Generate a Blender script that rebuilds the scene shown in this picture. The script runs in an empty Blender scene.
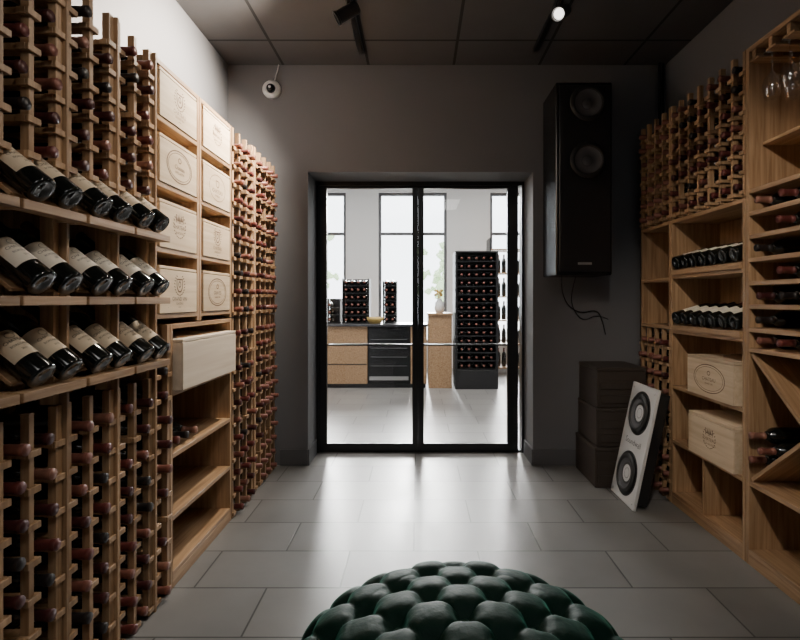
import bpy, bmesh, math, random
from mathutils import Vector, Matrix
random.seed(7)
SC=bpy.context.scene
COL=SC.collection
H=1.2
# ------------------------------------------------------------------ materials
def newmat(name):
    m=bpy.data.materials.new(name); m.use_nodes=True
    nt=m.node_tree; b=nt.nodes['Principled BSDF']
    return m,nt,b
def flat(name,col,rough=.5,metal=0,coat=0,var=0.0,bump=0.0,bscale=200,emit=0):
    m,nt,b=newmat(name)
    b.inputs['Base Color'].default_value=(*col,1)
    b.inputs['Roughness'].default_value=rough
    b.inputs['Metallic'].default_value=metal
    b.inputs['Coat Weight'].default_value=coat
    if emit:
        b.inputs['Emission Color'].default_value=(*col,1); b.inputs['Emission Strength'].default_value=emit
    tc=nt.nodes.new('ShaderNodeTexCoord'); n=nt.nodes.new('ShaderNodeTexNoise')
    n.inputs['Scale'].default_value=3 if var else bscale
    nt.links.new(tc.outputs['Object'],n.inputs['Vector'])
    if var:
        r=nt.nodes.new('ShaderNodeMixRGB'); r.inputs[1].default_value=(*[c*(1-var) for c in col],1); r.inputs[2].default_value=(*[min(1,c*(1+var)) for c in col],1)
        nt.links.new(n.outputs['Fac'],r.inputs[0]); nt.links.new(r.outputs[0],b.inputs['Base Color'])
    if bump:
        n2=nt.nodes.new('ShaderNodeTexNoise'); n2.inputs['Scale'].default_value=bscale
        nt.links.new(tc.outputs['Object'],n2.inputs['Vector'])
        bp=nt.nodes.new('ShaderNodeBump'); bp.inputs['Strength'].default_value=bump; bp.inputs['Distance'].default_value=.002
        nt.links.new(n2.outputs['Fac'],bp.inputs['Height']); nt.links.new(bp.outputs[0],b.inputs['Normal'])
    return m
def wood(name,c1,c2,axis,rough=.45,scale=1.0):
    m,nt,b=newmat(name)
    tc=nt.nodes.new('ShaderNodeTexCoord'); oi=nt.nodes.new('ShaderNodeObjectInfo')
    mp=nt.nodes.new('ShaderNodeMapping')
    s=[60*scale]*3; s[axis]=3*scale
    mp.inputs['Scale'].default_value=s
    nt.links.new(tc.outputs['Object'],mp.inputs['Vector'])
    mul=nt.nodes.new('ShaderNodeVectorMath'); mul.operation='SCALE'; mul.inputs[0].default_value=(37,19,53)
    nt.links.new(oi.outputs['Random'],mul.inputs['Scale']); nt.links.new(mul.outputs[0],mp.inputs['Location'])
    n=nt.nodes.new('ShaderNodeTexNoise'); n.inputs['Scale'].default_value=1; n.inputs['Detail'].default_value=5; n.inputs['Distortion'].default_value=.6
    nt.links.new(mp.outputs[0],n.inputs['Vector'])
    cr=nt.nodes.new('ShaderNodeValToRGB'); cr.color_ramp.elements[0].position=.32; cr.color_ramp.elements[1].position=.68
    cr.color_ramp.elements[0].color=(*c1,1); cr.color_ramp.elements[1].color=(*c2,1)
    nt.links.new(n.outputs['Fac'],cr.inputs[0])
    hs=nt.nodes.new('ShaderNodeHueSaturation')
    mr=nt.nodes.new('ShaderNodeMapRange'); mr.inputs[3].default_value=.82; mr.inputs[4].default_value=1.12
    nt.links.new(oi.outputs['Random'],mr.inputs[0]); nt.links.new(mr.outputs[0],hs.inputs['Value'])
    nt.links.new(cr.outputs[0],hs.inputs['Color']); nt.links.new(hs.outputs[0],b.inputs['Base Color'])
    bp=nt.nodes.new('ShaderNodeBump'); bp.inputs['Strength'].default_value=.25; bp.inputs['Distance'].default_value=.001
    nt.links.new(n.outputs['Fac'],bp.inputs['Height']); nt.links.new(bp.outputs[0],b.inputs['Normal'])
    b.inputs['Roughness'].default_value=rough
    return m
OX,OY,OZ=[wood('oak_'+a,(.28,.160,.080),(.48,.31,.175),i) for i,a in enumerate('xyz')]
PINE=wood('pine_crate',(.57,.43,.28),(.72,.58,.41),1,.6,.6)
PINEF=wood('pine_plain',(.62,.51,.39),(.72,.62,.50),1,.6,.5)
WALL=flat('grey_wall_paint',(.158,.158,.168),.62,var=.05,bump=.15,bscale=120)
WALLSHOP=flat('white_shop_paint',(.70,.70,.70),.8,var=.03)
SKIRT=flat('grey_skirting',(.115,.115,.122),.5,var=.05)
BLACK=flat('black_metal',(.012,.012,.013),.35,bump=.05)
BLACKP=flat('black_satin_cabinet',(.006,.006,.007),.25,bump=.03)
CONE=flat('speaker_cone',(.105,.105,.112),.6,bump=.1)
RUBBER=flat('speaker_rubber',(.02,.02,.02),.4)
CRATEDK=flat('dark_stained_case',(.044,.033,.026),.5,var=.3,bump=.2,bscale=60)
WHITEPL=flat('white_plastic',(.75,.75,.74),.35)
GREYPLATE=flat('pale_grey_plate',(.64,.64,.64),.5,var=.15,bump=.1)
INK=flat('burnt_ink',(.15,.085,.05),.7,var=.2)
INKD=flat('dark_ink',(.05,.05,.05),.6)
PAPER=flat('cream_label',(.62,.51,.37),.7,var=.08)
PAPERW=flat('white_label',(.72,.66,.56),.7,var=.05)
STEEL=flat('brushed_steel',(.6,.6,.6),.3,metal=1)
LAMPON=flat('lamp_lens_lit',(1,.95,.88),.4,emit=3)
BGLASS=flat('dark_bottle_glass',(.005,.006,.005),.09,coat=.2)
STONE=flat('dark_counter_top',(.05,.05,.055),.3,var=.2)
GREEN=flat('tree_foliage',(.40,.52,.30),.8,var=.3)
BARK=flat('tree_bark',(.12,.09,.06),.9,var=.3)
WICKER=flat('wicker',(.55,.38,.12),.7,var=.3,bump=.6,bscale=90)
PAVE=flat('pavement',(.5,.5,.48),.9,var=.1)
def capmat():
    m,nt,b=newmat('capsule_foil')
    oi=nt.nodes.new('ShaderNodeObjectInfo'); cr=nt.nodes.new('ShaderNodeValToRGB')
    cr.color_ramp.interpolation='CONSTANT'
    e=cr.color_ramp.elements; e[0].color=(.12,.030,.026,1); e[1].position=.3; e[1].color=(.20,.075,.055,1)
    for p,c in ((.5,(.06,.016,.016,1)),(.72,(.26,.12,.085,1)),(.82,(.018,.014,.014,1))):
        k=e.new(p); k.color=c
    nt.links.new(oi.outputs['Random'],cr.inputs[0]); nt.links.new(cr.outputs[0],b.inputs['Base Color'])
    b.inputs['Roughness'].default_value=.4; b.inputs['Metallic'].default_value=.2
    return m
CAP=capmat()
def glassmat(name,tint=(1,1,1),edge=.7,base=.03,rough=.02):
    m=bpy.data.materials.new(name); m.use_nodes=True; nt=m.node_tree; nt.nodes.clear()
    o=nt.nodes.new('ShaderNodeOutputMaterial'); t=nt.nodes.new('ShaderNodeBsdfTransparent'); g=nt.nodes.new('ShaderNodeBsdfGlossy')
    g.inputs['Roughness'].default_value=rough; t.inputs['Color'].default_value=(*tint,1)
    f=nt.nodes.new('ShaderNodeLayerWeight'); f.inputs['Blend'].default_value=.5
    p=nt.nodes.new('ShaderNodeMath'); p.operation='POWER'; p.inputs[1].default_value=4
    q=nt.nodes.new('ShaderNodeMath'); q.operation='MULTIPLY_ADD'; q.inputs[1].default_value=edge; q.inputs[2].default_value=base
    nt.links.new(f.outputs['Facing'],p.inputs[0]); nt.links.new(p.outputs[0],q.inputs[0])
    mx=nt.nodes.new('ShaderNodeMixShader')
    nt.links.new(q.outputs[0],mx.inputs[0]); nt.links.new(t.outputs[0],mx.inputs[1]); nt.links.new(g.outputs[0],mx.inputs[2]); nt.links.new(mx.outputs[0],o.inputs[0])
    return m
PANE=glassmat('clear_pane_glass',(.985,.99,.99))
STEMG=glassmat('stemware_glass',(.97,.97,.97),.8,.14,.12)
def tiles(name,c,mort,w,h,off,ox,oy,ms,rough,var=.1):
    m,nt,b=newmat(name)
    tc=nt.nodes.new('ShaderNodeTexCoord'); mp=nt.nodes.new('ShaderNodeMapping'); mp.inputs['Location'].default_value=(ox,oy,0)
    nt.links.new(tc.outputs['Object'],mp.inputs['Vector'])
    br=nt.nodes.new('ShaderNodeTexBrick'); br.offset=off; br.inputs['Scale'].default_value=1
    br.inputs['Brick Width'].default_value=w; br.inputs['Row Height'].default_value=h; br.inputs['Mortar Size'].default_value=ms; br.inputs['Mortar Smooth'].default_value=.1
    br.inputs['Color1'].default_value=(*[k*(1-var) for k in c],1); br.inputs['Color2'].default_value=(*[k*(1+var) for k in c],1); br.inputs['Mortar'].default_value=(*mort,1)
    nt.links.new(mp.outputs[0],br.inputs['Vector'])
    n=nt.nodes.new('ShaderNodeTexNoise'); n.inputs['Scale'].default_value=3; n.inputs['Detail'].default_value=6; n.inputs['Roughness'].default_value=.55
    nt.links.new(tc.outputs['Object'],n.inputs['Vector'])
    m2=nt.nodes.new('ShaderNodeMapRange'); m2.inputs[1].default_value=.25; m2.inputs[2].default_value=.75; m2.inputs[3].default_value=.86; m2.inputs[4].default_value=1.12
    nt.links.new(n.outputs['Fac'],m2.inputs[0])
    mx=nt.nodes.new('ShaderNodeVectorMath'); mx.operation='SCALE'
    nt.links.new(br.outputs['Color'],mx.inputs[0]); nt.links.new(m2.outputs[0],mx.inputs['Scale']); nt.links.new(mx.outputs[0],b.inputs['Base Color'])
    mr=nt.nodes.new('ShaderNodeMapRange'); mr.inputs[3].default_value=rough-.06; mr.inputs[4].default_value=rough+.08
    nt.links.new(n.outputs['Fac'],mr.inputs[0]); nt.links.new(mr.outputs[0],b.inputs['Roughness'])
    bp=nt.nodes.new('ShaderNodeBump'); bp.inputs['Strength'].default_value=.6; bp.inputs['Distance'].default_value=.002; bp.invert=True
    nt.links.new(br.outputs['Fac'],bp.inputs['Height']); nt.links.new(bp.outputs[0],b.inputs['Normal'])
    return m
FLOORM=tiles('grey_stone_tiles',(.205,.198,.190),(.065,.062,.06),.61,.306,.5,.325,-2.39,.004,.31)
CEILM=tiles('dark_ceiling_tiles',(.09,.09,.095),(.020,.020,.021),.62,.62,0,.36,-3.29,.010,.8,.04)
def velvet():
    m,nt,b=newmat('green_velvet')
    b.inputs['Base Color'].default_value=(.005,.029,.020,1); b.inputs['Roughness'].default_value=.6
    b.inputs['Specular IOR Level'].default_value=.15
    b.inputs['Sheen Weight'].default_value=.45; b.inputs['Sheen Tint'].default_value=(.04,.28,.19,1); b.inputs['Sheen Roughness'].default_value=.3
    tc=nt.nodes.new('ShaderNodeTexCoord'); n2=nt.nodes.new('ShaderNodeTexNoise'); n2.inputs['Scale'].default_value=38; n2.inputs['Detail'].default_value=3
    nt.links.new(tc.outputs['Object'],n2.inputs['Vector'])
    bp=nt.nodes.new('ShaderNodeBump'); bp.inputs['Strength'].default_value=.4; bp.inputs['Distance'].default_value=.006
    nt.links.new(n2.outputs['Fac'],bp.inputs['Height']); nt.links.new(bp.outputs[0],b.inputs['Normal'])
    return m
VELVET=velvet()
# ------------------------------------------------------------------ helpers
def link(o): COL.objects.link(o); return o
def thing(name,loc,label,cat,group=None):
    o=bpy.data.objects.new(name,None); o.empty_display_size=.05; o.location=loc; link(o)
    o['label']=label; o['category']=cat
    if group:o['group']=group
    return o
def tag(o,label,cat,group=None):
    o['label']=label;o['category']=cat
    if group:o['group']=group
    return o
def boxes_mesh(name,bl,bev=0,smooth=False):
    bm=bmesh.new()
    for (x0,x1,y0,y1,z0,z1) in bl:
        vs=[bm.verts.new((x,y,z)) for x in (x0,x1) for y in (y0,y1) for z in (z0,z1)]
        for f in ((0,1,3,2),(4,6,7,5),(0,4,5,1),(2,3,7,6),(0,2,6,4),(1,5,7,3)):
            bm.faces.new([vs[i] for i in f])
    if bev: bmesh.ops.bevel(bm,geom=bm.edges[:],offset=bev,segments=1,affect='EDGES',clamp_overlap=True)
    me=bpy.data.meshes.new(name); bm.to_mesh(me); bm.free(); return me
_cache={}
def boxpart(parent,name,x0,x1,y0,y1,z0,z1,mat,bev=.0015,label=None):
    d=(round(x1-x0,4),round(y1-y0,4),round(z1-z0,4)); k=(d,mat.name,bev,name)
    if k not in _cache:
        a,b,c=d[0]/2,d[1]/2,d[2]/2
        me=boxes_mesh(name,[(-a,a,-b,b,-c,c)],bev); me.materials.append(mat); _cache[k]=me
    o=bpy.data.objects.new(name,_cache[k]); link(o)
    c=Vector(((x0+x1)/2,(y0+y1)/2,(z0+z1)/2))
    if parent: o.parent=parent; o.location=c-parent.location
    else: o.location=c
    if label:o['label']=label
    return o
def meshpart(parent,name,me,mats,mw=None,label=None):
    for m in (mats if isinstance(mats,(list,tuple)) else [mats]):
        if m.name not in [q.name for q in me.materials if q]: me.materials.append(m)
    o=bpy.data.objects.new(name,me); link(o)
    mw=mw or Matrix.Identity(4)
    if parent: o.parent=parent; o.matrix_local=Matrix.Translation(-parent.location)@mw
    else: o.matrix_local=mw
    if label:o['label']=label
    return o
def struct(name,bl,mat,bev=0):
    me=boxes_mesh(name,bl,bev); me.materials.append(mat)
    o=bpy.data.objects.new(name,me); link(o); o['kind']='structure'; return o
def lathe(name,prof,seg=24,matidx=None,a0=0,a1=2*math.pi,smooth=True):
    full=abs(a1-a0-2*math.pi)<1e-6
    n=seg if full else seg+1
    vs=[];fs=[];mi=[]
    for (r,z) in prof:
        for i in range(n):
            a=a0+(a1-a0)*i/seg; vs.append((r*math.cos(a),r*math.sin(a),z))
    for j in range(len(prof)-1):
        for i in range(seg):
            k=(i+1)%n
            fs.append((j*n+i,j*n+k,(j+1)*n+k,(j+1)*n+i)); mi.append(matidx[j] if matidx else 0)
    me=bpy.data.meshes.new(name); me.from_pydata(vs,[],fs); 
    me.polygons.foreach_set('material_index',mi)
    me.polygons.foreach_set('use_smooth',[smooth]*len(fs))
    bm=bmesh.new(); bm.from_mesh(me); bmesh.ops.remove_doubles(bm,verts=bm.verts,dist=1e-6)
    bm.to_mesh(me); bm.free(); me.update(); return me
def frame(loc,z,x):
    z=Vector(z).normalized(); x=Vector(x); x=(x-z*x.dot(z)).normalized(); y=z.cross(x)
    m=Matrix.Identity(4)
    for i,c in enumerate((x,y,z)):
        for r in range(3): m[r][i]=c[r]
    m.translation=Vector(loc); return m
def tube(name,pts,r,mat,parent=None,cyclic=False):
    cu=bpy.data.curves.new(name,'CURVE'); cu.dimensions='3D'; sp=cu.splines.new('NURBS'); sp.points.add(len(pts)-1)
    for i,p in enumerate(pts): sp.points[i].co=(*p,1)
    sp.use_endpoint_u=True; sp.order_u=3; sp.use_cyclic_u=cyclic; cu.bevel_depth=r; cu.bevel_resolution=3; cu.resolution_u=6
    tmp=bpy.data.objects.new('tmp',cu); link(tmp); bpy.context.view_layer.update()
    me=bpy.data.meshes.new_from_object(tmp.evaluated_get(bpy.context.evaluated_depsgraph_get())); bpy.data.objects.remove(tmp)
    me.name=name; me.materials.clear()
    return meshpart(parent,name,me,mat)
def textverts(s,size,bm,ox=0,oy=0):
    cu=bpy.data.curves.new('t','FONT'); cu.body=s; cu.size=size; cu.align_x='CENTER'; cu.align_y='CENTER'; cu.resolution_u=2
    tmp=bpy.data.objects.new('tmp',cu); link(tmp); bpy.context.view_layer.update()
    me=bpy.data.meshes.new_from_object(tmp.evaluated_get(bpy.context.evaluated_depsgraph_get())); bpy.data.objects.remove(tmp)
    for v in me.vertices: v.co.x+=ox; v.co.y+=oy
    bm.from_mesh(me); bpy.data.meshes.remove(me)
def ring2d(bm,rx,ry,t,ox=0,oy=0,n=40,shape=None):
    a=[];b=[]
    for i in range(n):
        th=2*math.pi*i/n
        if shape=='shield':
            c,s=math.cos(th),math.sin(th)
            px=rx*max(-1,min(1,c*1.35)); py=ry*(max(-1,min(.8,s*1.2)))
            if s<0: px*= (1+ s*.9*abs(s))
        elif shape=='rect':
            c,s=math.cos(th),math.sin(th); k=max(abs(c),abs(s)); px,py=rx*c/k,ry*s/k
        else: px,py=rx*math.cos(th),ry*math.sin(th)
        l=math.hypot(px,py)or 1
        a.append(bm.verts.new((ox+px,oy+py,0))); b.append(bm.verts.new((ox+px*(1-t/l),oy+py*(1-t/l),0)))
    for i in range(n):
        j=(i+1)%n; bm.faces.new((a[i],a[j],b[j],b[i]))
def decal(parent,name,build,mat,mw):
    bm=bmesh.new(); build(bm); me=bpy.data.meshes.new(name); bm.to_mesh(me); bm.free()
    return meshpart(parent,name,me,mat,mw)
def faceM(loc,side):
    d={'L':((0,1,0),(0,0,1),(1,0,0)),'R':((0,-1,0),(0,0,1),(-1,0,0)),'B':((1,0,0),(0,0,1),(0,-1,0))}[side]
    m=Matrix.Identity(4)
    for i,c in enumerate(d):
        for r in range(3): m[r][i]=c[r]
    m.translation=Vector(loc); return m
# ------------------------------------------------------------------ structure
LX,RX,BY,CZ=-1.382,1.80,3.636,2.909
struct('floor',[(-3.6,4.1,-1.7,9.0,-.1,0)],FLOORM)
struct('ceiling',[(LX-.1,RX+.1,-1.7,BY,CZ,CZ+.08)],CEILM)
struct('wall_left',[(LX-.1,LX,-1.7,BY,0,CZ)],WALL)
struct('wall_right',[(RX,RX+.1,-1.7,BY,0,CZ)],WALL)
struct('wall_rear',[(LX,RX,-1.7,-1.6,0,CZ)],WALL)
OL,OR,OT=-.80,.836,2.131
struct('wall_back',[(-3.6,OL,BY,4.05,0,3.5),(OR,4.1,BY,4.05,0,3.5),(OL,OR,BY,4.05,OT,3.5)],WALL)
struct('baseboard_back',[(-1.0,OL-.001,BY-.012,BY,0,.115),(OR+.001,RX,BY-.012,BY,0,.115),(OL,OL+.012,BY-.012,3.90,0,.115),(OR-.012,OR,BY-.012,3.90,0,.115)],SKIRT,.001)
struct('wall_shop_left',[(-3.7,-3.6,4.05,9.0,0,3.5)],WALLSHOP)
struct('wall_shop_right',[(4.1,4.2,4.05,9.0,0,3.5)],WALLSHOP)
struct('ceiling_shop',[(-3.7,4.2,4.05,9.1,3.45,3.55)],WALLSHOP)
WY=8.8
wins=[(-2.6,-1.27),(-.70,.51),(1.27,2.6)]
segs=[(-3.6,-2.6),(-1.27,-.70),(.51,1.27),(2.6,4.1)]
struct('wall_shop_window',[(a,b,WY,WY+.3,.45,3.1) for a,b in segs]+[(-3.6,4.1,WY,WY+.3,0,.45),(-3.6,4.1,WY,WY+.3,3.1,3.5)],WALLSHOP)
for i,(a,b) in enumerate(wins):
    w=bpy.data.objects.new('window_%d'%(i+1),None); w.location=((a+b)/2,WY+.1,.45); link(w); w['kind']='structure'
    m=(a+b)/2+.05
    me=boxes_mesh('window_frame',[(a,a+.05,-.03,.03,.45,3.1),(b-.05,b,-.03,.03,.45,3.1),(a+.05,b-.05,-.03,.03,.45,.5),(a+.05,b-.05,-.03,.03,3.05,3.1),(m-.03,m+.03,-.03,.03,.5,3.05),(a+.05,b-.05,-.02,.02,2.35,2.40)],0)
    meshpart(w,'window_frame',me,CONE,Matrix.Translation((0,WY+.1,0)))
    boxpart(w,'window_pane',a+.05,b-.05,WY+.095,WY+.1,.5,3.05,PANE,0)
DY=3.96
struct('trim_1',[(OL,OL+.02,DY-.03,DY+.07,0,OT),(OR-.02,OR,DY-.03,DY+.07,0,OT),(OL+.02,OR-.02,DY-.03,DY+.07,OT-.03,OT),(OL+.02,OR-.02,DY-.01,DY+.06,0,.012)],BLACK)
def leaf(i,x0,x1,y,sl,sr):
    d=bpy.data.objects.new('door_%d'%i,None); d.location=((x0+x1)/2,y,.012); link(d); d['kind']='structure'
    z0,z1=.013,OT-.0305
    me=boxes_mesh('door_frame',[(x0,x0+sl,y-.018,y+.018,z0,z1),(x1-sr,x1,y-.018,y+.018,z0,z1),(x0+sl,x1-sr,y-.018,y+.018,z0,z0+.055),(x0+sl,x1-sr,y-.018,y+.018,z1-.02,z1),(x0+sl,x1-sr,y-.008,y+.008,.838,.852)])
    meshpart(d,'door_frame',me,BLACK)
    boxpart(d,'glass_pane',x0+sl,x1-sr,y-.003,y+.003,z0+.055,z1-.02,PANE,0)
    return d
d1=leaf(1,OL+.0205,-.0001,DY+.0,.06,.045)
boxpart(d1,'door_handle',-.038,-.014,DY-.05,DY-.03,.95,1.2,BLACK,.002)
d2=leaf(2,.0001,.79,DY+.0,.045,.085)
boxpart(d2,'door_handle',.014,.038,DY-.05,DY-.03,.95,1.2,BLACK,.002)
boxpart(d2,'side_pane',.792,OR-.02,DY+.01,DY+.016,.014,OT-.032,PANE,0)
# ------------------------------------------------------------------ bottles registry
bott=[]
def addb(base,d,up,kind,group,label): bott.append((Vector(base),Vector(d).normalized(),Vector(up),kind,group,label))
RB="dark wine bottle with foil capsule lying in wooden rack"
def ladder(parent,side,y,w,zs,z0,z1,front,back,bev,oL,oR):
    s=side; bl=[]
    def bx(xa,xb,ya,yb,za,zb): bl.append((min(xa,xb),max(xa,xb),ya-y,yb-y,za-z0,zb-z0))
    bx(front,front-s*.024,y-w/2,y+w/2,z0,z1); bx(back,back+s*.024,y-w/2,y+w/2,z0,z1)
    for z in zs:
        bx(front-s*.0245,back+s*.0245,y-w/2-.010*oL,y+w/2+.010*oR,z-.018,z)
        bx(front+s*.009,front+s*.0003,y-w/2-.014*oL,y+w/2+.014*oR,z-.018,z)
        if oL: bx(front-s*.0001,front-s*.0244,y-w/2-.014,y-w/2-.0003,z-.018,z)
        if oR: bx(front-s*.0001,front-s*.0244,y+w/2+.0003,y+w/2+.014,z-.018,z)
    key=('lad',s,round(w,4),tuple(round(z-z0,4) for z in zs),round(z1-z0,4),front,back,oL,oR)
    if key not in _cache:
        me=boxes_mesh('ladder_post',bl,bev); me.materials.append(OZ); _cache[key]=me
    o=bpy.data.objects.new('ladder_post',_cache[key]); link(o); o.parent=parent; o.location=Vector((0,y,z0))-parent.location
def rack(name,side,y0,y1,z0,z1,n,rows,front,back,label,group,w=.026,miss=.06,bev=.0012,out=.03,nobot=False,wm=None):
    p=thing(name,((front+back)/2,(y0+y1)/2,z0),label,'wine rack')
    pitch=(y1-y0)/n; vp=(z1-z0-.03)/rows
    zs=[z0+.03+vp*i for i in range(rows)]
    for i in range(n+1):
        y=y0+pitch*i; ww=w if (i in(0,n) or not wm) else wm
        if i==0: y+=w/2
        if i==n: y-=w/2
        ladder(p,side,y,ww,zs,z0,z1,front,back,bev,0 if i==0 else 1,0 if i==n else 1)
    if nobot: return p
    for i in range(n):
        yc=y0+pitch*(i+.5)
        if i==0: yc+=w/4
        if i==n-1: yc-=w/4
        if n==1: yc=(y0+y1)/2
        gap=(pitch-w-.02)/2; gap=min(gap,.036)
        dz=math.sqrt(max(.0,.0375**2-gap**2))
        for z in zs:
            if random.random()<miss: continue
            j=random.uniform(-.012,.012)
            addb((front+side*(out+j)-side*.30,yc,z+dz+.0008),(side,0,0),(0,0,1),'rack',group,RB)
    return p
LF,LB=-1.02,-1.372
bays=[(1.205,1.435),(1.447,1.677),(1.689,1.919)]
TL=math.radians(38); DIR=Vector((-math.cos(TL),0,math.sin(TL))); N=Vector((-math.sin(TL),0,-math.cos(TL)))
rails=[.975,1.21,1.445]
for bi,(y0,y1) in enumerate([(.965,1.195)]+bays):
    nb=bi==0
    rack('wine_rack',1,y0,y1,.0,.90,2,9,LF,LB,'oak bottle rack with ladder posts under the display shelves','low rack',nobot=nb,out=.022,wm=.018)
    rack('wine_rack',1,y0,y1,1.56,2.15,2,6,LF,LB,'oak bottle rack with ladder posts above the display shelves','high rack',nobot=nb,out=.022,wm=.018)
    ds=thing('display_rack',((LF+LB)/2,(y0+y1)/2,.90),'oak display stand with three tilted bottle shelves between the racks','display shelf')
    boxpart(ds,'back_board',LB-.006,LB-.0005,y0,y1,.902,1.558,OZ,0)
    for yy in (y0,y1-.022):
        boxpart(ds,'upright',LF-.05,LF-.01,yy,yy+.022,.902,1.558,OZ)
        boxpart(ds,'upright',LB,LB+.03,yy,yy+.022,.902,1.558,OZ)
    for zr in rails:
        boxpart(ds,'front_rail',-.992,-.950,y0,y1,zr-.024,zr,OY)
        for yy in (y0,y1-.022):
            boxpart(ds,'bracket',LF-.009,-.9925,yy,yy+.022,zr-.024,zr,OX)
        P=Vector((-.972,0,zr+.001))
        for k in range(2):
            yc=y0+.062+.106*k
            c=P-N*.0377; 
            if not nb: addb((c.x,yc,c.z),DIR,-N,'display','display bottles','dark wine bottle with paper label tilted on display shelf')
        me=boxes_mesh('tilted_board',[(-.103,.103,0,y1-y0-.046,-.005,.005)],.001)
        cc=P+DIR*.135+N*.0062
        meshpart(ds,'tilted_board',me,OY,frame((cc.x,y0+.023,cc.z),-N,-DIR))
    ps=thing('rack_end_post',(LF,y1+.006,0),'tall oak upright standing between two bottle racks','post')
    boxpart(ps,'front_post',LF-.03,LF+.012,y1+.0005,y1+.0115,0,2.15,OZ)
    boxpart(ps,'rear_post',LB,LB+.03,y1+.0005,y1+.0115,0,2.15,OZ)
rack('wine_rack',1,1.934,2.055,0,1.10,1,11,LF,LB,'narrow oak single column bottle rack beside open shelves','narrow rack',w=.022,out=.022)
def unit(name,label,x0,x1,y0,y1,z0,z1,shelves,back=None,th=.02,plinth=0,top=True):
    p=thing(name,((x0+x1)/2,(y0+y1)/2,z0),label,'shelving unit')
    boxpart(p,'side_panel',x0,x1,y0,y0+th,z0,z1,OZ); boxpart(p,'side_panel',x0,x1,y1-th,y1,z0,z1,OZ)
    if top: boxpart(p,'top_board',x0,x1,y0+th,y1-th,z1-th,z1,OY)
    bx=(x0,x0+.008) if back=='L' else (x1-.008,x1)
    boxpart(p,'back_panel',bx[0],bx[1],y0+th,y1-th,z0+plinth,z1-th,OZ,0)
    sx=(x0+.008,x1) if back=='L' else (x0,x1-.008)
    for s in shelves: boxpart(p,'shelf',sx[0],sx[1],y0+th,y1-th,s-th,s,OY)
    if plinth: 
        fx=(x1-.02,x1) if back=='L' else (x0,x0+.02)
        boxpart(p,'plinth',fx[0],fx[1],y0+th,y1-th,z0,plinth-th,OY)
    return p
CL=[1.93,1.67,1.41]
unit('shelving_unit','tall oak cubby shelf holding printed wooden wine cases',LB,LF,1.934,2.330,1.105,2.15,[1.145]+CL,'L')
unit('shelving_unit','tall oak cubby shelf holding printed wooden wine cases',LB,LF,2.334,2.735,1.105,2.15,[1.145]+CL,'L')
unit('shelving_unit','wide open oak shelf unit with low plinth beside bottle racks',LB,LF,2.060,2.735,0,1.10,[.82,.56,.30,.07],'L',plinth=.07)
# ------------------------------------------------------------------ wine cases
def crate(x0,x1,y0,y1,z0,z1,side,txt,style,label,mat=PINE):
    p=thing('wine_case',((x0+x1)/2,(y0+y1)/2,z0),label,'wooden box','wooden wine cases')
    s=1 if side=='L' else -1
    fx=x1 if side=='L' else x0
    t=.012
    meshpart(p,'case_body',boxes_mesh('case_body',[(x0+.003,x1-.003,y0+.002,y1-.002,z0,z1-t-.002)],.001),mat)
    bx=sorted((fx-s*.002,fx+s*.006))
    meshpart(p,'front_board',boxes_mesh('front_board',[(bx[0],bx[1],y0,y1,z0+.0005,z1-t-.003)],.0012),mat)
    lid=[(x0-.001,x1+.005,y0,y1,z1-t,z1)] if side=='L' else [(x0-.005,x1,y0,y1,z1-t,z1)]
    meshpart(p,'case_lid',boxes_mesh('case_lid',lid,.0012),mat)
    if style:
        cy,cz=(y0+y1)/2,(z0+z1)/2-.004; w,h=(y1-y0),(z1-z0)
        def laurel(bm,oy,r):
            for k in range(9):
                for sg in (-1,1):
                    a=math.radians(-80+k*17); cx,cy2=sg*r*math.cos(a),oy+r*math.sin(a)
                    bm.faces.new([bm.verts.new((cx+.006*math.cos(t_),cy2+.003*math.sin(t_)+.002*math.cos(t_)*sg,0)) for t_ in [i*math.pi/3 for i in range(6)]])
        def build(bm):
            if style=='shield':
                ring2d(bm,.028,.032,.006,0,.026,shape='shield'); ring2d(bm,.012,.014,.005,0,.028)
                laurel(bm,.026,.044)
                textverts(txt[0],.024,bm,0,-.034); textverts(txt[1],.014,bm,0,-.054)
                ring2d(bm,w*.30,.001,.0019,0,-.068,shape='rect')
            elif style=='oval':
                ring2d(bm,w*.34,h*.36,.005); ring2d(bm,w*.30,h*.30,.0025)
                textverts(txt[0],.026,bm,0,-.004); textverts(txt[1],.013,bm,0,-.026); ring2d(bm,.014,.012,.004,0,.028)
            elif style=='lines':
                textverts(txt[0],.028,bm,0,-.018); textverts(txt[1],.014,bm,0,-.040); ring2d(bm,w*.30,h*.34,.003); ring2d(bm,.020,.020,.005,0,.022,shape='shield')
            elif style=='crown':
                for k in range(5):
                    ox=(k-2)*.013; a=bm.verts.new((ox-.0065,.032,0));b=bm.verts.new((ox+.0065,.032,0));c=bm.verts.new((ox*1.25,.066-abs(k-2)*.004,0)); bm.faces.new((a,b,c))
                ring2d(bm,.033,.004,.004,0,.027,shape='rect'); laurel(bm,.012,.052)
                textverts(txt[0],.024,bm,0,.004); textverts(txt[1],.013,bm,0,-.020)
        decal(p,'case_print',build,INK,faceM((fx+s*.0066,cy,cz),side))
    return p
LBL='pale pine wine case with burnt-in %s on oak shelf'
names={'shield':'shield crest','oval':'oval emblem','lines':'framed lettering','crown':'crown emblem'}
st=[[('CHATEAU','GRAND VIN'),'shield'],[('Chateau','APPELLATION'),'oval'],[('CHATEAU','BORDEAUX'),'crown'],[('GRAND VIN','CHATEAU'),'shield']]
for i,z in enumerate([1.931,1.671,1.411,1.146]):
    t,s=st[i]; crate(LB+.06,LF-.002,1.968,2.296,z,z+.192,'L',t,s,LBL%names[s])
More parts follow.
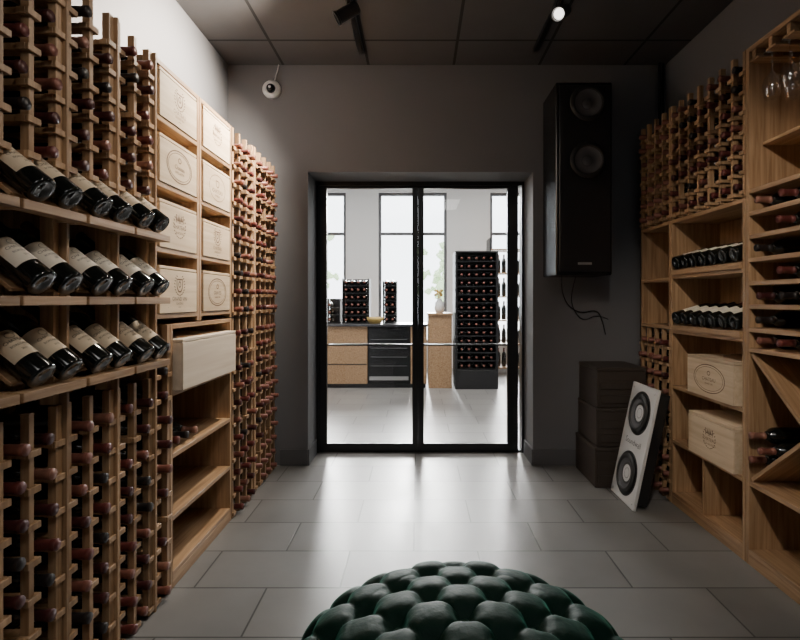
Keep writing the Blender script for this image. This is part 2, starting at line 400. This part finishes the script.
st2=[[('MARGAUX','GRAND CRU'),'crown'],[('CHATEAU','PAUILLAC'),'lines'],[('CHATEAU','BORDEAUX'),'shield'],[('GRAVES','GRAND VIN'),'oval']]
for i,z in enumerate([1.931,1.671,1.411,1.146]):
    t,s=st2[i]; hh=(.194,.195,.175,.195)[i]; crate(LB+.06,LF-.002,2.368,2.70,z,z+hh,'L',t,s,LBL%names[s])
crate(LB+.04,LF+.03,2.095,2.70,.821,1.035,'L',None,None,'large plain unprinted pine box sticking out of open shelf',PINEF)
for k in range(3): addb((-1.33,2.15+.085*k,.5985),(1,0,0),(0,0,1),'rack','bottles lying on open shelf','dark wine bottle lying on open oak shelf')
g='far racks'
rack('wine_rack',1,2.745,3.085,0,1.10,3,11,LF,LB,'oak bottle rack filled with red capped bottles',g,w=.022,bev=0)
rack('wine_rack',1,2.745,3.085,1.105,2.15,3,10,LF,LB,'oak bottle rack filled with red capped bottles',g,w=.022,bev=0)
rack('wine_rack',1,3.125,3.56,0,1.10,4,11,LF,LB,'oak bottle rack beside the grey end wall',g,w=.022,bev=0)
rack('wine_rack',1,3.125,3.56,1.105,2.15,4,10,LF,LB,'oak bottle rack beside the grey end wall',g,w=.022,bev=0)
ep=thing('rack_end_post',(LF,3.105,0),'tall oak upright standing between two bottle racks','post')
boxpart(ep,'front_post',LF-.03,LF+.008,3.092,3.118,0,2.15,OZ); boxpart(ep,'rear_post',LB,LB+.03,3.092,3.118,0,2.15,OZ)
# ------------------------------------------------------------------ right side
RF,RBk=1.50,1.79
ZT=2.345
unit('shelving_unit','narrow oak cubby section with two empty shelves',RF,RBk,2.972,3.365,1.025,1.67,[1.335,1.045],'R')
rack('wine_rack',-1,2.972,3.365,1.675,ZT,4,7,RF,RBk,'oak bottle rack with upright dividers above the cubbies','right rack',w=.018,bev=0,out=.023)
rack('wine_rack',-1,2.972,3.365,.0,1.02,4,10,RF,RBk,'oak bottle rack behind the leaning speaker','right rack',w=.018,bev=0,out=.023)
rack('wine_rack',-1,2.292,2.968,1.675,ZT,7,7,RF,RBk,'oak bottle rack with upright dividers on top of shelves','right rack',w=.018,bev=.001,out=.023)
ub=unit('shelving_unit','wide oak shelf unit with bottles and wooden cases',RF,RBk,2.292,2.968,0,1.67,[1.345,1.025,.70,.38,.07],'R',plinth=.07)
boxpart(ub,'divider',RF,RBk-.008,2.62,2.64,.0702,.3598,OZ)
T2=math.radians(16); D2=Vector((math.cos(T2),0,math.sin(T2))); N2=Vector((math.sin(T2),0,-math.cos(T2)))
for zr in (1.345,1.025):
    st_=thing('bottle_stand',(1.6,2.63,zr),'tilted oak board with front lip carrying a row of bottles','display stand')
    boxpart(st_,'front_lip',RF-.012,RF+.02,2.315,2.945,zr+.0005,zr+.03,OY)
    P=Vector((RF-.004,0,zr+.0315))
    me=boxes_mesh('tilted_board',[(-.12,.12,0,.60,-.004,.004)],.001); cc=P+D2*.160+N2*.0045
    m4=frame((cc.x,2.33,cc.z),-N2,D2)
    if m4.col[1][1]<0: m4=frame((cc.x,2.33,cc.z),-N2,-D2)
    meshpart(st_,'tilted_board',me,OY,m4)
    boxpart(st_,'rear_support',1.70,1.72,2.33,2.93,zr+.0005,zr+.06,OY)
    for k in range(7):
        c=P-N2*.0377+D2*.001; addb((c.x,2.365+.088*k,c.z),D2,-N2,'display2','bottles on tilted stand','dark wine bottle with white label on tilted oak stand')
crate(RF-.015,1.76,2.345,2.745,.701,.905,'R',('CHATEAU','GRAND VIN'),'oval',LBL%'oval emblem')
crate(RF-.015,1.76,2.345,2.735,.381,.60,'R',('CHATEAU','MIS EN BOUTEILLE'),'crown',LBL%'crown emblem')
uc=unit('shelving_unit','tall oak unit with glass hanger, bottle shelves and crossed divider',RF,RBk,1.55,2.286,0,ZT,[1.70,1.60,1.495,1.39,1.285,1.18,1.075,.985,.38,.07],'R',plinth=.07)
ya,yb,za,zb=1.572,2.264,.381,.964
L=math.hypot(yb-ya,zb-za); an=math.atan2(zb-za,yb-ya)
for sg in (1,-1):
    t=.008; cy,cz=(ya+yb)/2,(za+zb)/2; hl=L/2-.012
    bl=[(RF+.005,RBk-.009,-hl,hl,-t,t)] if sg==1 else [(RF+.005,RBk-.009,-hl,-t*1.3,-t,t),(RF+.005,RBk-.009,t*1.3,hl,-t,t)]
    meshpart(uc,'crossed_divider',boxes_mesh('crossed_divider',bl),OY,Matrix.Translation((0,cy,cz))@Matrix.Rotation(sg*an,4,'X'))
for (y,z) in ((2.2235,.486),(2.165,.541),(2.224,.592)):
    addb((RF+.285-.005,y,z+.004),(-1,0,0),(0,0,1),'rack','bottles in crossed divider','red capped wine bottle lying in crossed divider')
for z in (1.60,1.495,1.39,1.285,1.18,1.075,.985):
    for k in range(5):
        if random.random()<.15: continue
        addb((RF+.28,1.64+.135*k+random.uniform(-.01,.01),z+.0382),(-1,0,0),(0,0,1),'rack','bottles on narrow shelves','wine bottle with dark capsule lying on narrow oak shelf')
boxpart(uc,'inner_shelf',RF+.06,RBk-.008,1.572,2.264,1.90,1.915,OY)
gh=thing('glass_hanger',(1.62,1.92,2.26),'oak hanging rails for stemware under the top board','glass holder')
for k in range(7):
    y=1.60+.105*k
    boxpart(gh,'hanger_rail',RF+.005,RBk-.012,y,y+.022,2.285,2.3245,OX); boxpart(gh,'hanger_lip',RF+.005,RBk-.012,y-.018,y+.040,2.275,2.2848,OX)
gp=[(.001,0),(.032,.001),(.033,.003),(.006,.008),(.0035,.02),(.0035,.085),(.012,.095),(.032,.12),(.038,.145),(.036,.17),(.029,.205)]
gm=lathe('wine_glass',gp,20); gm.materials.append(STEMG)
for k in range(6):
    y=1.60+.105*k+.0635
    for x in (RF+.05,RF+.14):
        o=bpy.data.objects.new('wine_glass',gm); link(o); o.matrix_local=frame((x,y,2.289),(0,0,-1),(1,0,0)); tag(o,'clear stemmed wine glass hanging upside down from oak rails','wine glass','hanging wine glasses')
# ------------------------------------------------------------------ shop
ct=thing('shop_counter',(-.38,7.1,0),'low shop counter with oak fronts, dark top and built-in wine fridge','counter')
boxpart(ct,'oak_front',-1.95,-.69,6.8,7.4,.06,.84,OY); boxpart(ct,'oak_front',-.10,.12,6.8,7.4,.06,.84,OY)
for zz in (.32,.58): boxpart(ct,'drawer_line',-1.94,-.70,6.797,6.7999,zz,zz+.012,BLACK,0)
boxpart(ct,'worktop',-1.97,.13,6.77,7.42,.8405,.87,STONE); boxpart(ct,'kick_plate',-1.93,.10,6.84,7.38,0,.0595,BLACK)
fr=thing('wine_fridge',(-.395,7.1,.06),'black under-counter wine fridge with glass door','fridge')
boxpart(fr,'fridge_body',-.685,-.105,6.83,7.4,.0605,.838,BLACKP,.003); boxpart(fr,'fridge_door',-.68,-.11,6.80,6.829,.10,.83,BLACKP,.003)
boxpart(fr,'fridge_grille',-.66,-.13,6.79,6.7995,.11,.16,STEEL,0)
for zz in (.3,.42,.54,.66): boxpart(fr,'fridge_shelf',-.64,-.15,6.794,6.7995,zz,zz+.008,CONE,0)
dk=thing('cash_desk',(.29,7.0,0),'higher oak cash desk beside the counter','desk')
boxpart(dk,'oak_panel',.14,.46,6.8,7.4,0,.99,OY); boxpart(dk,'desk_top',.13,.47,6.78,7.42,.9905,1.02,OY)
bk=thing('wicker_basket',(-.60,7.0,.871),'small round yellow wicker basket on counter','basket')
meshpart(bk,'basket_bowl',lathe('basket_bowl',[(.001,0),(.08,0),(.11,.05),(.12,.09),(.112,.09),(.10,.05),(.07,.01),(.001,.01)],24),WICKER,Matrix.Translation((-.60,7.0,.871)))
vs=thing('flower_vase',(.30,7.0,1.021),'pale vase with dried yellow flowers on cash desk','vase')
meshpart(vs,'vase_body',lathe('vase_body',[(.001,0),(.05,0),(.07,.06),(.06,.14),(.03,.18),(.035,.2),(.03,.2),(.02,.17),(.001,.02)],20),WHITEPL,Matrix.Translation((.30,7.0,1.021)))
bm=bmesh.new()
for k in range(14):
    a=k*2.4; r=.02+.06*((k*7)%5)/5
    bmesh.ops.create_icosphere(bm,subdivisions=1,radius=.022,matrix=Matrix.Translation((.30+r*math.cos(a),7.0+r*math.sin(a),1.27+.08*((k*3)%4)/4)))
    bmesh.ops.create_cone(bm,segments=5,radius1=.003,radius2=.003,depth=.14,cap_ends=True,matrix=Matrix.Translation((.30+r*.4*math.cos(a),7.0+r*.4*math.sin(a),1.21)))
me=bpy.data.meshes.new('dried_flowers'); bm.to_mesh(me); bm.free(); meshpart(vs,'dried_flowers',me,WICKER)
for x0,x1,zt,y in ((-1.06,-.68,1.50,7.10),(-.50,-.30,1.47,7.2),(-1.30,-1.10,1.22,7.15)):
    r_=thing('counter_bottle_rack',((x0+x1)/2,y,.871),'black metal bottle rack standing on counter','bottle rack')
    boxpart(r_,'side_frame',x0,x0+.012,y-.12,y+.12,.871,zt,BLACK,0); boxpart(r_,'side_frame',x1-.012,x1,y-.12,y+.12,.871,zt,BLACK,0)
    boxpart(r_,'rack_back',x0+.012,x1-.012,y+.156,y+.165,.875,zt,BLACK,0)
    z=.875
    while z<zt-.05:
        boxpart(r_,'rack_shelf',x0+.012,x1-.012,y-.12,y+.155,z,z+.01,BLACK,0)
        n=int((x1-x0-.03)/.085)
        for i in range(n): addb((x0+.055+i*.085,y+.15,z+.0485),(0,-1,0),(0,0,1),'rack','shop rack bottles','wine bottle lying in black rack on counter')
        z+=.105
gd=thing('gondola_shelf',(.78,7.0,0),'tall black shop gondola holding rows of wine bottles','display shelf')
boxpart(gd,'side_panel',.50,.53,6.72,7.2,0,1.86,BLACK); boxpart(gd,'side_panel',1.05,1.08,6.72,7.2,0,1.86,BLACK)
boxpart(gd,'back_panel',.53,1.05,7.17,7.2,0,1.86,BLACK); boxpart(gd,'top_board',.53,1.05,6.72,7.17,1.84,1.86,BLACK); boxpart(gd,'base',.53,1.05,6.72,7.17,0,.25,BLACK)
for j in range(14):
    z=.26+.112*j
    boxpart(gd,'shelf',.53,1.05,6.74,7.169,z,z+.012,BLACK,0)
    for i in range(5): addb((.59+i*.10,7.04,z+.050),(0,-1,0),(0,0,1),'rack','shop rack bottles','pale capped wine bottle lying in black gondola')
sr=thing('shop_shelf',(1.5,8.2,0),'dark metal shop shelving filled with bottles near window','shelving unit')
boxpart(sr,'side_panel',1.15,1.17,8.0,8.4,0,2.2,BLACK); boxpart(sr,'side_panel',2.0,2.02,8.0,8.4,0,2.2,BLACK)
for j in range(6):
    z=.1+.38*j; boxpart(sr,'shelf',1.17,2.0,8.0,8.4,z,z+.02,OX)
    if j<5:
        for i in range(9): addb((1.22+i*.09,8.15,z+.0205),(0,0,1),(0,-1,0),'stand','shop rack bottles','standing wine bottle on shop shelf')
struct('ground_outside',[(-14,14,9.1,30,-.12,-.02)],PAVE)
def tree(x,y,s):
    t=thing('tree',(x,y,-.02),'leafy pale green street tree outside the shop window','tree','street trees')
    meshpart(t,'trunk',lathe('trunk',[(.001,0),(.14*s,0),(.10*s,1*s),(.07*s,2.2*s),(.001,2.3*s)],12),BARK,Matrix.Translation((x,y,-.02)))
    bm=bmesh.new()
    for k in range(60):
        a=random.uniform(0,6.28); r=random.uniform(0,1.3)*s; z=random.uniform(1.7,4.4)*s
        bmesh.ops.create_icosphere(bm,subdivisions=1,radius=random.uniform(.10,.28)*s,matrix=Matrix.Translation((r*math.cos(a),r*math.sin(a),z)))
    for v in bm.verts: v.co+=Vector([random.uniform(-.06,.06) for _ in range(3)])
    me=bpy.data.meshes.new('foliage'); bm.to_mesh(me); bm.free(); meshpart(t,'foliage',me,GREEN,Matrix.Translation((x,y,-.02)))
tree(1.0,20,.8); tree(-4.6,21,.9)
tk=thing('shop_track_light',(.2,7.0,3.45),'black ceiling track with small spot heads in the shop','lamp')
boxpart(tk,'track',-1.8,2.2,7.0,7.03,3.42,3.449,BLACK)
for x in (-1.0,-.1,.8):
    meshpart(tk,'lamp_head',lathe('lamp_head',[(.001,0),(.035,0),(.035,.13),(.001,.13)],16,smooth=False),BLACK,frame((x,7.015,3.41),(0,.3,-1),(1,0,0)))
# ------------------------------------------------------------------ build bottles
PB=[(.0001,.006),(.02,.003),(.033,0),(.0365,.003),(.0375,.008),(.0375,.185),(.0362,.198),(.031,.212),(.021,.226),(.0155,.238)]
PN=[(.0142,.25),(.0138,.285),(.0155,.287),(.0155,.298),(.0145,.300)]
CP=[(.0151,.236),(.0149,.26),(.0146,.284),(.0162,.286),(.0162,.300),(.0155,.3015),(.0001,.302)]
hi_body=lathe('bottle_body',PB+PN+[(.0001,.2995)],28); hi_body.materials.append(BGLASS)
hi_cap=lathe('capsule',CP,20); hi_cap.materials.append(CAP)
lab=lathe('paper_label',[(.0378,.055),(.0378,.145)],16,a0=-1.25,a1=1.25); lab.materials.append(PAPER)
labw=lab.copy(); labw.materials.clear(); labw.materials.append(PAPERW)
def labtext(nm,lines,mat):
    bm=bmesh.new()
    for (s,sz,oy) in lines: textverts(s,sz,bm,0,oy)
    ring2d(bm,.012,.010,.0012,0,.026)
    bmesh.ops.subdivide_edges(bm,edges=[e for e in bm.edges if e.calc_length()>.006],cuts=1)
    for v in bm.verts:
        u,w=v.co.x,v.co.y; a=u/.0382; v.co=Vector((.0382*math.cos(a),.0382*math.sin(a),.10+w))
    me=bpy.data.meshes.new(nm); bm.to_mesh(me); bm.free(); me.materials.append(mat); return me
lt=labtext('label_print',[('CHATEAU',.013,.008),('BORDEAUX',.009,-.008),('2015',.008,-.024)],INKD)
mid=lathe('wine_bottle',PB+CP,16,matidx=[0]*10+[1]*6); mid.materials.append(BGLASS); mid.materials.append(CAP)
lowp=[(.0001,0),(.0375,.003),(.0375,.185),(.031,.212),(.0150,.24),(.0155,.30),(.0001,.302)]
lown=8
cam=Vector((0,0,H))
pri=lambda b:(0 if b[3].startswith('display') else 1,(b[0]-cam).length)
bott.sort(key=pri)
vis=bott[:300]; rest=bott[300:]
def sub(parent,name,me):
    o=bpy.data.objects.new(name,me); link(o); o.parent=parent
    return o
for i,(b,d,u,k,g_,l_) in enumerate(vis):
    M=frame(b,d,u)
    near=(b-cam).length<2.35
    if k.startswith('display') or near:
        e=bpy.data.objects.new('wine_bottle',None); e.empty_display_size=.03; link(e)
        if k=='rack': M=M@Matrix.Rotation(random.uniform(0,6),4,'Z')
        elif k=='display': M=M@Matrix.Rotation(random.uniform(-.15,.15)-.25,4,'Z')
        e.matrix_local=M
        sub(e,'bottle_body',hi_body); sub(e,'capsule',hi_cap)
        if k=='display':
            sub(e,'paper_label',lab if i%3 else labw); sub(e,'label_print',lt)
        elif k=='display2': sub(e,'paper_label',labw)
    else:
        e=bpy.data.objects.new('wine_bottle',mid); link(e); e.matrix_local=M
    tag(e,l_,'wine bottle',g_)
if rest:
    vs_=[];fs=[];mi=[]
    for (b,d,u,k,g_,l_) in rest:
        M=frame(b,d,u); o=len(vs_)
        for (r,z) in lowp:
            for i in range(lown):
                a=2*math.pi*i/lown; vs_.append(M@Vector((r*math.cos(a),r*math.sin(a),z)))
        for j in range(len(lowp)-1):
            for i in range(lown):
                kk=(i+1)%lown; fs.append((o+j*lown+i,o+j*lown+kk,o+(j+1)*lown+kk,o+(j+1)*lown+i)); mi.append(1 if j>=4 else 0)
    me=bpy.data.meshes.new('wine_bottles'); me.from_pydata(vs_,[],fs); me.materials.append(BGLASS); me.materials.append(CAP)
    me.polygons.foreach_set('material_index',mi); me.polygons.foreach_set('use_smooth',[True]*len(fs)); me.update()
    o=bpy.data.objects.new('wine_bottles',me); link(o); o['kind']='stuff'; tag(o,'many distant dark wine bottles with red capsules in racks','wine bottles','far racks')
# ------------------------------------------------------------------ wall speaker
sp=thing('wall_speaker',(1.09,3.45,1.36),'tall black loudspeaker cabinet mounted on grey wall','loudspeaker')
x0,x1=.90,1.265; y0,y1=3.26,3.60; z0,z1=1.363,2.62
boxpart(sp,'cabinet',x0,x1,y0,y1,z0,z1,BLACKP,.006)
boxpart(sp,'wall_bracket',1.0,1.16,y1+.0002,BY-.0005,1.8,2.2,BLACK)
boxpart(sp,'front_baffle',x0+.02,x1-.012,y0-.008,y0-.0003,z0+.02,z1-.02,BLACK,.003)
DRV=[(.001,-.012),(.028,-.010),(.03,-.022),(.078,.0),(.083,.006),(.092,.006),(.097,.001),(.105,.001),(.105,-.004)]
def driver(parent,M,s=1):
    me=lathe('driver_cone',[(r*s,z*s+.012*s) for r,z in DRV[:4]],32); meshpart(parent,'driver_cone',me,CONE,M)
    me=lathe('driver_ring',[(r*s,z*s+.012*s) for r,z in DRV[3:]],32); meshpart(parent,'driver_ring',me,RUBBER,M)
for zc in (2.475,2.105): driver(sp,frame((1.10,y0-.0185,zc),(0,-1,0),(1,0,0)),1.12)
boxpart(sp,'badge',1.04,1.13,y0-.0105,y0-.0082,1.43,1.445,STEEL,0)
cb=thing('speaker_cable',(1.1,3.6,1.3),'thin black cable hanging down grey wall below the speaker','cable')
tube('cable',[(1.02,3.55,1.362),(1.03,3.60,1.28),(1.08,3.62,1.16),(1.18,3.625,1.10),(1.28,3.625,1.13),(1.33,3.625,1.09),(1.36,3.625,.95)],.004,BLACK,cb)
tube('cable',[(1.12,3.55,1.362),(1.10,3.60,1.25),(1.12,3.62,1.13),(1.20,3.628,1.04),(1.30,3.628,1.10),(1.38,3.628,1.06)],.003,BLACK,cb)
fs_=thing('floor_speaker',(1.30,3.0,0),'pale grey speaker panel with two dark drivers leaning on shelf','loudspeaker')
tilt=math.atan2(.145,.68)
zax=Vector((-math.cos(tilt),0,math.sin(tilt))); up=Vector((math.sin(tilt),0,math.cos(tilt)))
fm=Matrix.Identity(4)
for i,c in enumerate((Vector((0,-1,0)),up,zax)):
    for r in range(3): fm[r][i]=c[r]
fm.translation=Vector((1.215,2.995,.0))+up*.004
W=.33;Lh=.70
meshpart(fs_,'front_plate',boxes_mesh('front_plate',[(-W/2,W/2,0,Lh,-.018,0)],.003),GREYPLATE,fm)
meshpart(fs_,'speaker_box',boxes_mesh('speaker_box',[(-W/2+.02,W/2-.02,.03,Lh-.02,-.085,-.0182)],.003),BLACK,fm)
for yy in (.165,.53):
    driver(fs_,fm@Matrix.Translation((0,yy,-.002)),1.1)
    meshpart(fs_,'driver_gasket',lathe('driver_gasket',[(.05,.001),(.130,.001),(.132,.0)],36),RUBBER,fm@Matrix.Translation((0,yy,.0)))
decal(fs_,'panel_print',lambda bm:textverts('Soundwall',.05,bm),INKD,fm@Matrix.Translation((0,.35,.0008)))
for sx in (-1,1):
    for yy in (.03,Lh-.03):
        meshpart(fs_,'screw',lathe('screw',[(.001,.003),(.005,.003),(.007,0)],10),STEEL,fm@Matrix.Translation((sx*(W/2-.03),yy,.0)))
for (a,b,c,d,e,f) in ((1.13,1.48,3.19,3.58,.0,.255),(1.15,1.485,3.22,3.59,.2555,.50),(1.16,1.48,3.24,3.60,.5005,.76)):
    s_=thing('storage_case',((a+b)/2,(c+d)/2,e),'dark brown wooden case stacked beside the grey wall','box','stacked dark cases')
    boxpart(s_,'case_body',a,b,c,d,e,f-.02,CRATEDK,.004); boxpart(s_,'case_lid',a-.003,b+.003,c-.004,d,f-.0195,f,CRATEDK,.003)
    boxpart(s_,'front_slat',a+.02,b-.02,c-.008,c-.0003,e+.03,e+.08,CRATEDK,.002); boxpart(s_,'front_slat',a+.02,b-.02,c-.008,c-.0003,e+.12,e+.17,CRATEDK,.002)
cs=thing('security_camera',(-1.06,3.55,2.7),'small round white dome camera on grey wall','camera')
meshpart(cs,'camera_base',lathe('camera_base',[(.001,0),(.066,0),(.066,.02),(.056,.03),(.001,.03)],28),WHITEPL,frame((-1.06,BY-.0005,2.725),(0,-1,0),(0,0,1)))
meshpart(cs,'camera_dome',lathe('camera_dome',[(.032,0),(.030,.016),(.023,.028),(.011,.035),(.001,.037)],24),BLACKP,frame((-1.06,BY-.0305,2.725),(0,-1,0),(0,0,1)))
meshpart(cs,'camera_ring',lathe('camera_ring',[(.032,0),(.04,.006),(.046,.004),(.048,0)],24),WHITEPL,frame((-1.06,BY-.0305,2.725),(0,-1,0),(0,0,1)))
meshpart(cs,'camera_lens',lathe('camera_lens',[(.001,.006),(.008,.004),(.010,0)],16),WHITEPL,frame((-1.06,BY-.067,2.725),(0,-1,0),(0,0,1)))
tube('camera_cable',[(-1.04,3.625,2.785),(-1.03,3.625,2.83),(-1.015,3.625,2.87),(-1.01,3.625,2.905)],.004,WHITEPL,cs)
pp=thing('wall_pipe',(1.74,3.58,0),'thin dark vertical pipe in the wall corner','pipe')
meshpart(pp,'pipe',lathe('pipe',[(.012,2.36),(.012,2.905)],12),BLACK,Matrix.Translation((1.74,3.60,0)))
meshpart(pp,'pipe',lathe('pipe',[(.008,2.36),(.008,2.905)],12),BLACK,Matrix.Translation((1.77,3.61,0)))
def track(x,ya,yb,heads,lab_):
    t=thing('track_light',(x,(ya+yb)/2,CZ),lab_,'spotlight')
    boxpart(t,'track',x-.017,x+.017,ya,yb,CZ-.030,CZ-.0005,BLACK,.001)
    for (y,aim,lit) in heads:
        d=(Vector(aim)-Vector((x,y,2.80))).normalized()
        boxpart(t,'adapter',x-.014,x+.014,y-.05,y+.05,CZ-.050,CZ-.0302,BLACK,.001)
        o=Vector((x,y,2.80)); X_=(0,0,1) if abs(d.z)<.9 else (1,0,0)
        tube('stem',[(x,y,CZ-.05),(x,y,2.84),(x,y,2.81)],.007,BLACK,t)
        b=o-d*.065
        meshpart(t,'lamp_head',lathe('lamp_head',[(.001,0),(.030,0),(.036,.008),(.036,.125),(.041,.128),(.041,.14),(.034,.14),(.03,.12),(.001,.118)],24,smooth=False),BLACK,frame(b,d,X_))
        meshpart(t,'lamp_lens',lathe('lamp_lens',[(.001,.1195),(.029,.1205)],20),LAMPON,frame(b,d,X_))
        L_=bpy.data.lights.new('spot','SPOT'); L_.energy=lit[0]; L_.spot_size=math.radians(lit[1]); L_.spot_blend=.9; L_.color=lit[2]; L_.shadow_soft_size=.05
        lo=bpy.data.objects.new('spot_lamp',L_); link(lo); lo.parent=t
        lo.matrix_local=Matrix.Translation(-t.location)@frame(b+d*.16,-d,X_)
WARM=(1,.88,.73)
track(-.39,1.4,3.42,[(2.78,(-1.38,2.74,2.2),(680,114,WARM))],'black ceiling track spotlight aimed at the wooden shelves')
track(.80,1.4,3.39,[(2.78,(-.8,.5,1.0),(55,72,WARM))],'black ceiling track spotlight with lit lens')
track(.2,-.9,1.0,[(.9,(-1.1,2.0,1.2),(32,62,(1,.89,.76))),(.3,(1.6,2.2,1.1),(135,48,(1,.90,.77)))],'added unseen ceiling track with fill spots over the seating pouf')  # added track out of view; its spots are fill for both shelf sides
pl=thing('added_fill_panel',(.2,-.9,CZ),'added square white fill light panel near the rear wall','lamp')  # added panel behind the camera, gives the cellar a soft even fill
boxpart(pl,'fill_panel_frame',-.32,.72,-1.42,-.38,CZ-.03,CZ-.0005,WHITEPL,.002)
L_=bpy.data.lights.new('panel_fill_light','AREA'); L_.size=1.0; L_.energy=17; L_.color=(1,.98,.95)
lo=bpy.data.objects.new('panel_fill_light',L_); link(lo); lo.parent=pl; lo.location=(0,0,-.034)
# ------------------------------------------------------------------ pouf
PX,PY=.110,1.165
pf=thing('tufted_pouf',(PX,PY,0),'round deep-buttoned dark green velvet pouf on tiled floor','pouf')
R,Zt,rc=.435,.42,.17
prof=[]
for i in range(60): 
    r=(R-rc)*i/60; prof.append((r,Zt+.05*math.cos(r/(R-rc)*math.pi/2)))
for i in range(61):
    a=math.pi/2*i/60; prof.append((R-rc+rc*math.sin(a),Zt-rc+rc*math.cos(a)))
for i in range(1,40):
    z=(Zt-rc)*(1-i/39); prof.append((R-.015*(i/39)**2,max(z,.004)))
cum=[0]
for a,b in zip(prof,prof[1:]): cum.append(cum[-1]+math.hypot(b[0]-a[0],b[1]-a[1]))
def at(s):
    for i in range(len(cum)-1):
        if s<=cum[i+1]+1e-9:
            t=(s-cum[i])/(cum[i+1]-cum[i]+1e-9); a,b=prof[i],prof[i+1]
            d=Vector((b[0]-a[0],b[1]-a[1])).normalized(); return a[0]+(b[0]-a[0])*t,a[1]+(b[1]-a[1])*t,Vector((-d.y,d.x))
    return prof[-1][0],prof[-1][1],Vector((1,0))
S=cum[-1]; w_,l_=.165,.165
NR,NS=150,300
vs_=[];fs=[]
def disp(px,py,s):
    u=math.pi*(px/w_+py/l_); v=math.pi*(px/w_-py/l_)
    A_,B_=abs(math.sin(u)),abs(math.sin(v))
    d=.5*(1-math.exp(-4*A_))*(1-math.exp(-4*B_))+.5*math.sqrt(A_*B_)
    hole=(math.cos(u)**2*math.cos(v)**2)**1.5
    f=1 if s<S-.16 else max(0,1-(s-(S-.16))/.12)
    return (.015*d-.026*hole)*f
for j in range(NR):
    s=S*(j+.02)/(NR-1+.02) ; r,z,n=at(s)
    for i in range(NS):
        a=2*math.pi*i/NS; px,py=s*math.cos(a),s*math.sin(a)
        dd=disp(px,py,s); rr=r+n.x*dd; zz=z+n.y*dd
        vs_.append((rr*math.cos(a),rr*math.sin(a),max(zz,.002)))
for j in range(NR-1):
    for i in range(NS):
        k=(i+1)%NS; fs.append((j*NS+i,(j+1)*NS+i,(j+1)*NS+k,j*NS+k))
fs.append(tuple(range(NS)))
me=bpy.data.meshes.new('cushion'); me.from_pydata(vs_,[],fs); me.polygons.foreach_set('use_smooth',[True]*len(fs)); me.update()
meshpart(pf,'cushion',me,VELVET,Matrix.Translation((PX,PY,0)))
btn=lathe('button',[(.0001,.010),(.007,.008),(.012,.004),(.013,0)],14); btn.materials.append(VELVET)
cnt=0
for k in range(-8,9):
    for m in range(-8,9):
        px,py=w_*(k+m)/2,l_*(k-m)/2; s=math.hypot(px,py)
        if s>S-.17 or cnt>95: continue
        cnt+=1
        a=math.atan2(py,px); r,z,n=at(s); r+=n.x*-.025; z+=n.y*-.025
        n3=Vector((n.x*math.cos(a),n.x*math.sin(a),n.y))
        o=bpy.data.objects.new('button',btn); link(o); o.parent=pf; o.matrix_local=frame((r*math.cos(a),r*math.sin(a),z),n3,(0,0,1) if abs(n3.z)<.8 else (1,0,0))
# ------------------------------------------------------------------ lights
sun=bpy.data.lights.new('sun','SUN'); sun.energy=32; sun.angle=math.radians(34); sun.color=(1,.98,.95)
so=bpy.data.objects.new('sun',sun); link(so); so.matrix_local=frame((0,12,8),Vector((.04,1,.44)),(1,0,0))
al=bpy.data.lights.new('shop_fill_light','AREA'); al.shape='RECTANGLE'; al.size=4; al.size_y=2.5; al.energy=230; al.color=(1,.97,.93)  # added area light without fixture, out of view, brightens the shop
ao=bpy.data.objects.new('shop_fill_light',al); link(ao); ao.location=(.2,5.9,3.4)
wl=bpy.data.worlds.new('world'); SC.world=wl; wl.use_nodes=True
bg=wl.node_tree.nodes['Background']; bg.inputs[0].default_value=(.90,.95,1,1); bg.inputs[1].default_value=7.0
# ------------------------------------------------------------------ camera
c=bpy.data.cameras.new('camera'); c.sensor_width=36; c.lens=22.5; c.shift_x=-18/800; c.shift_y=-20/800; c.clip_start=.02
co=bpy.data.objects.new('camera',c); link(co); co.location=(0,0,H); co.rotation_euler=(math.pi/2,0,0); SC.camera=co
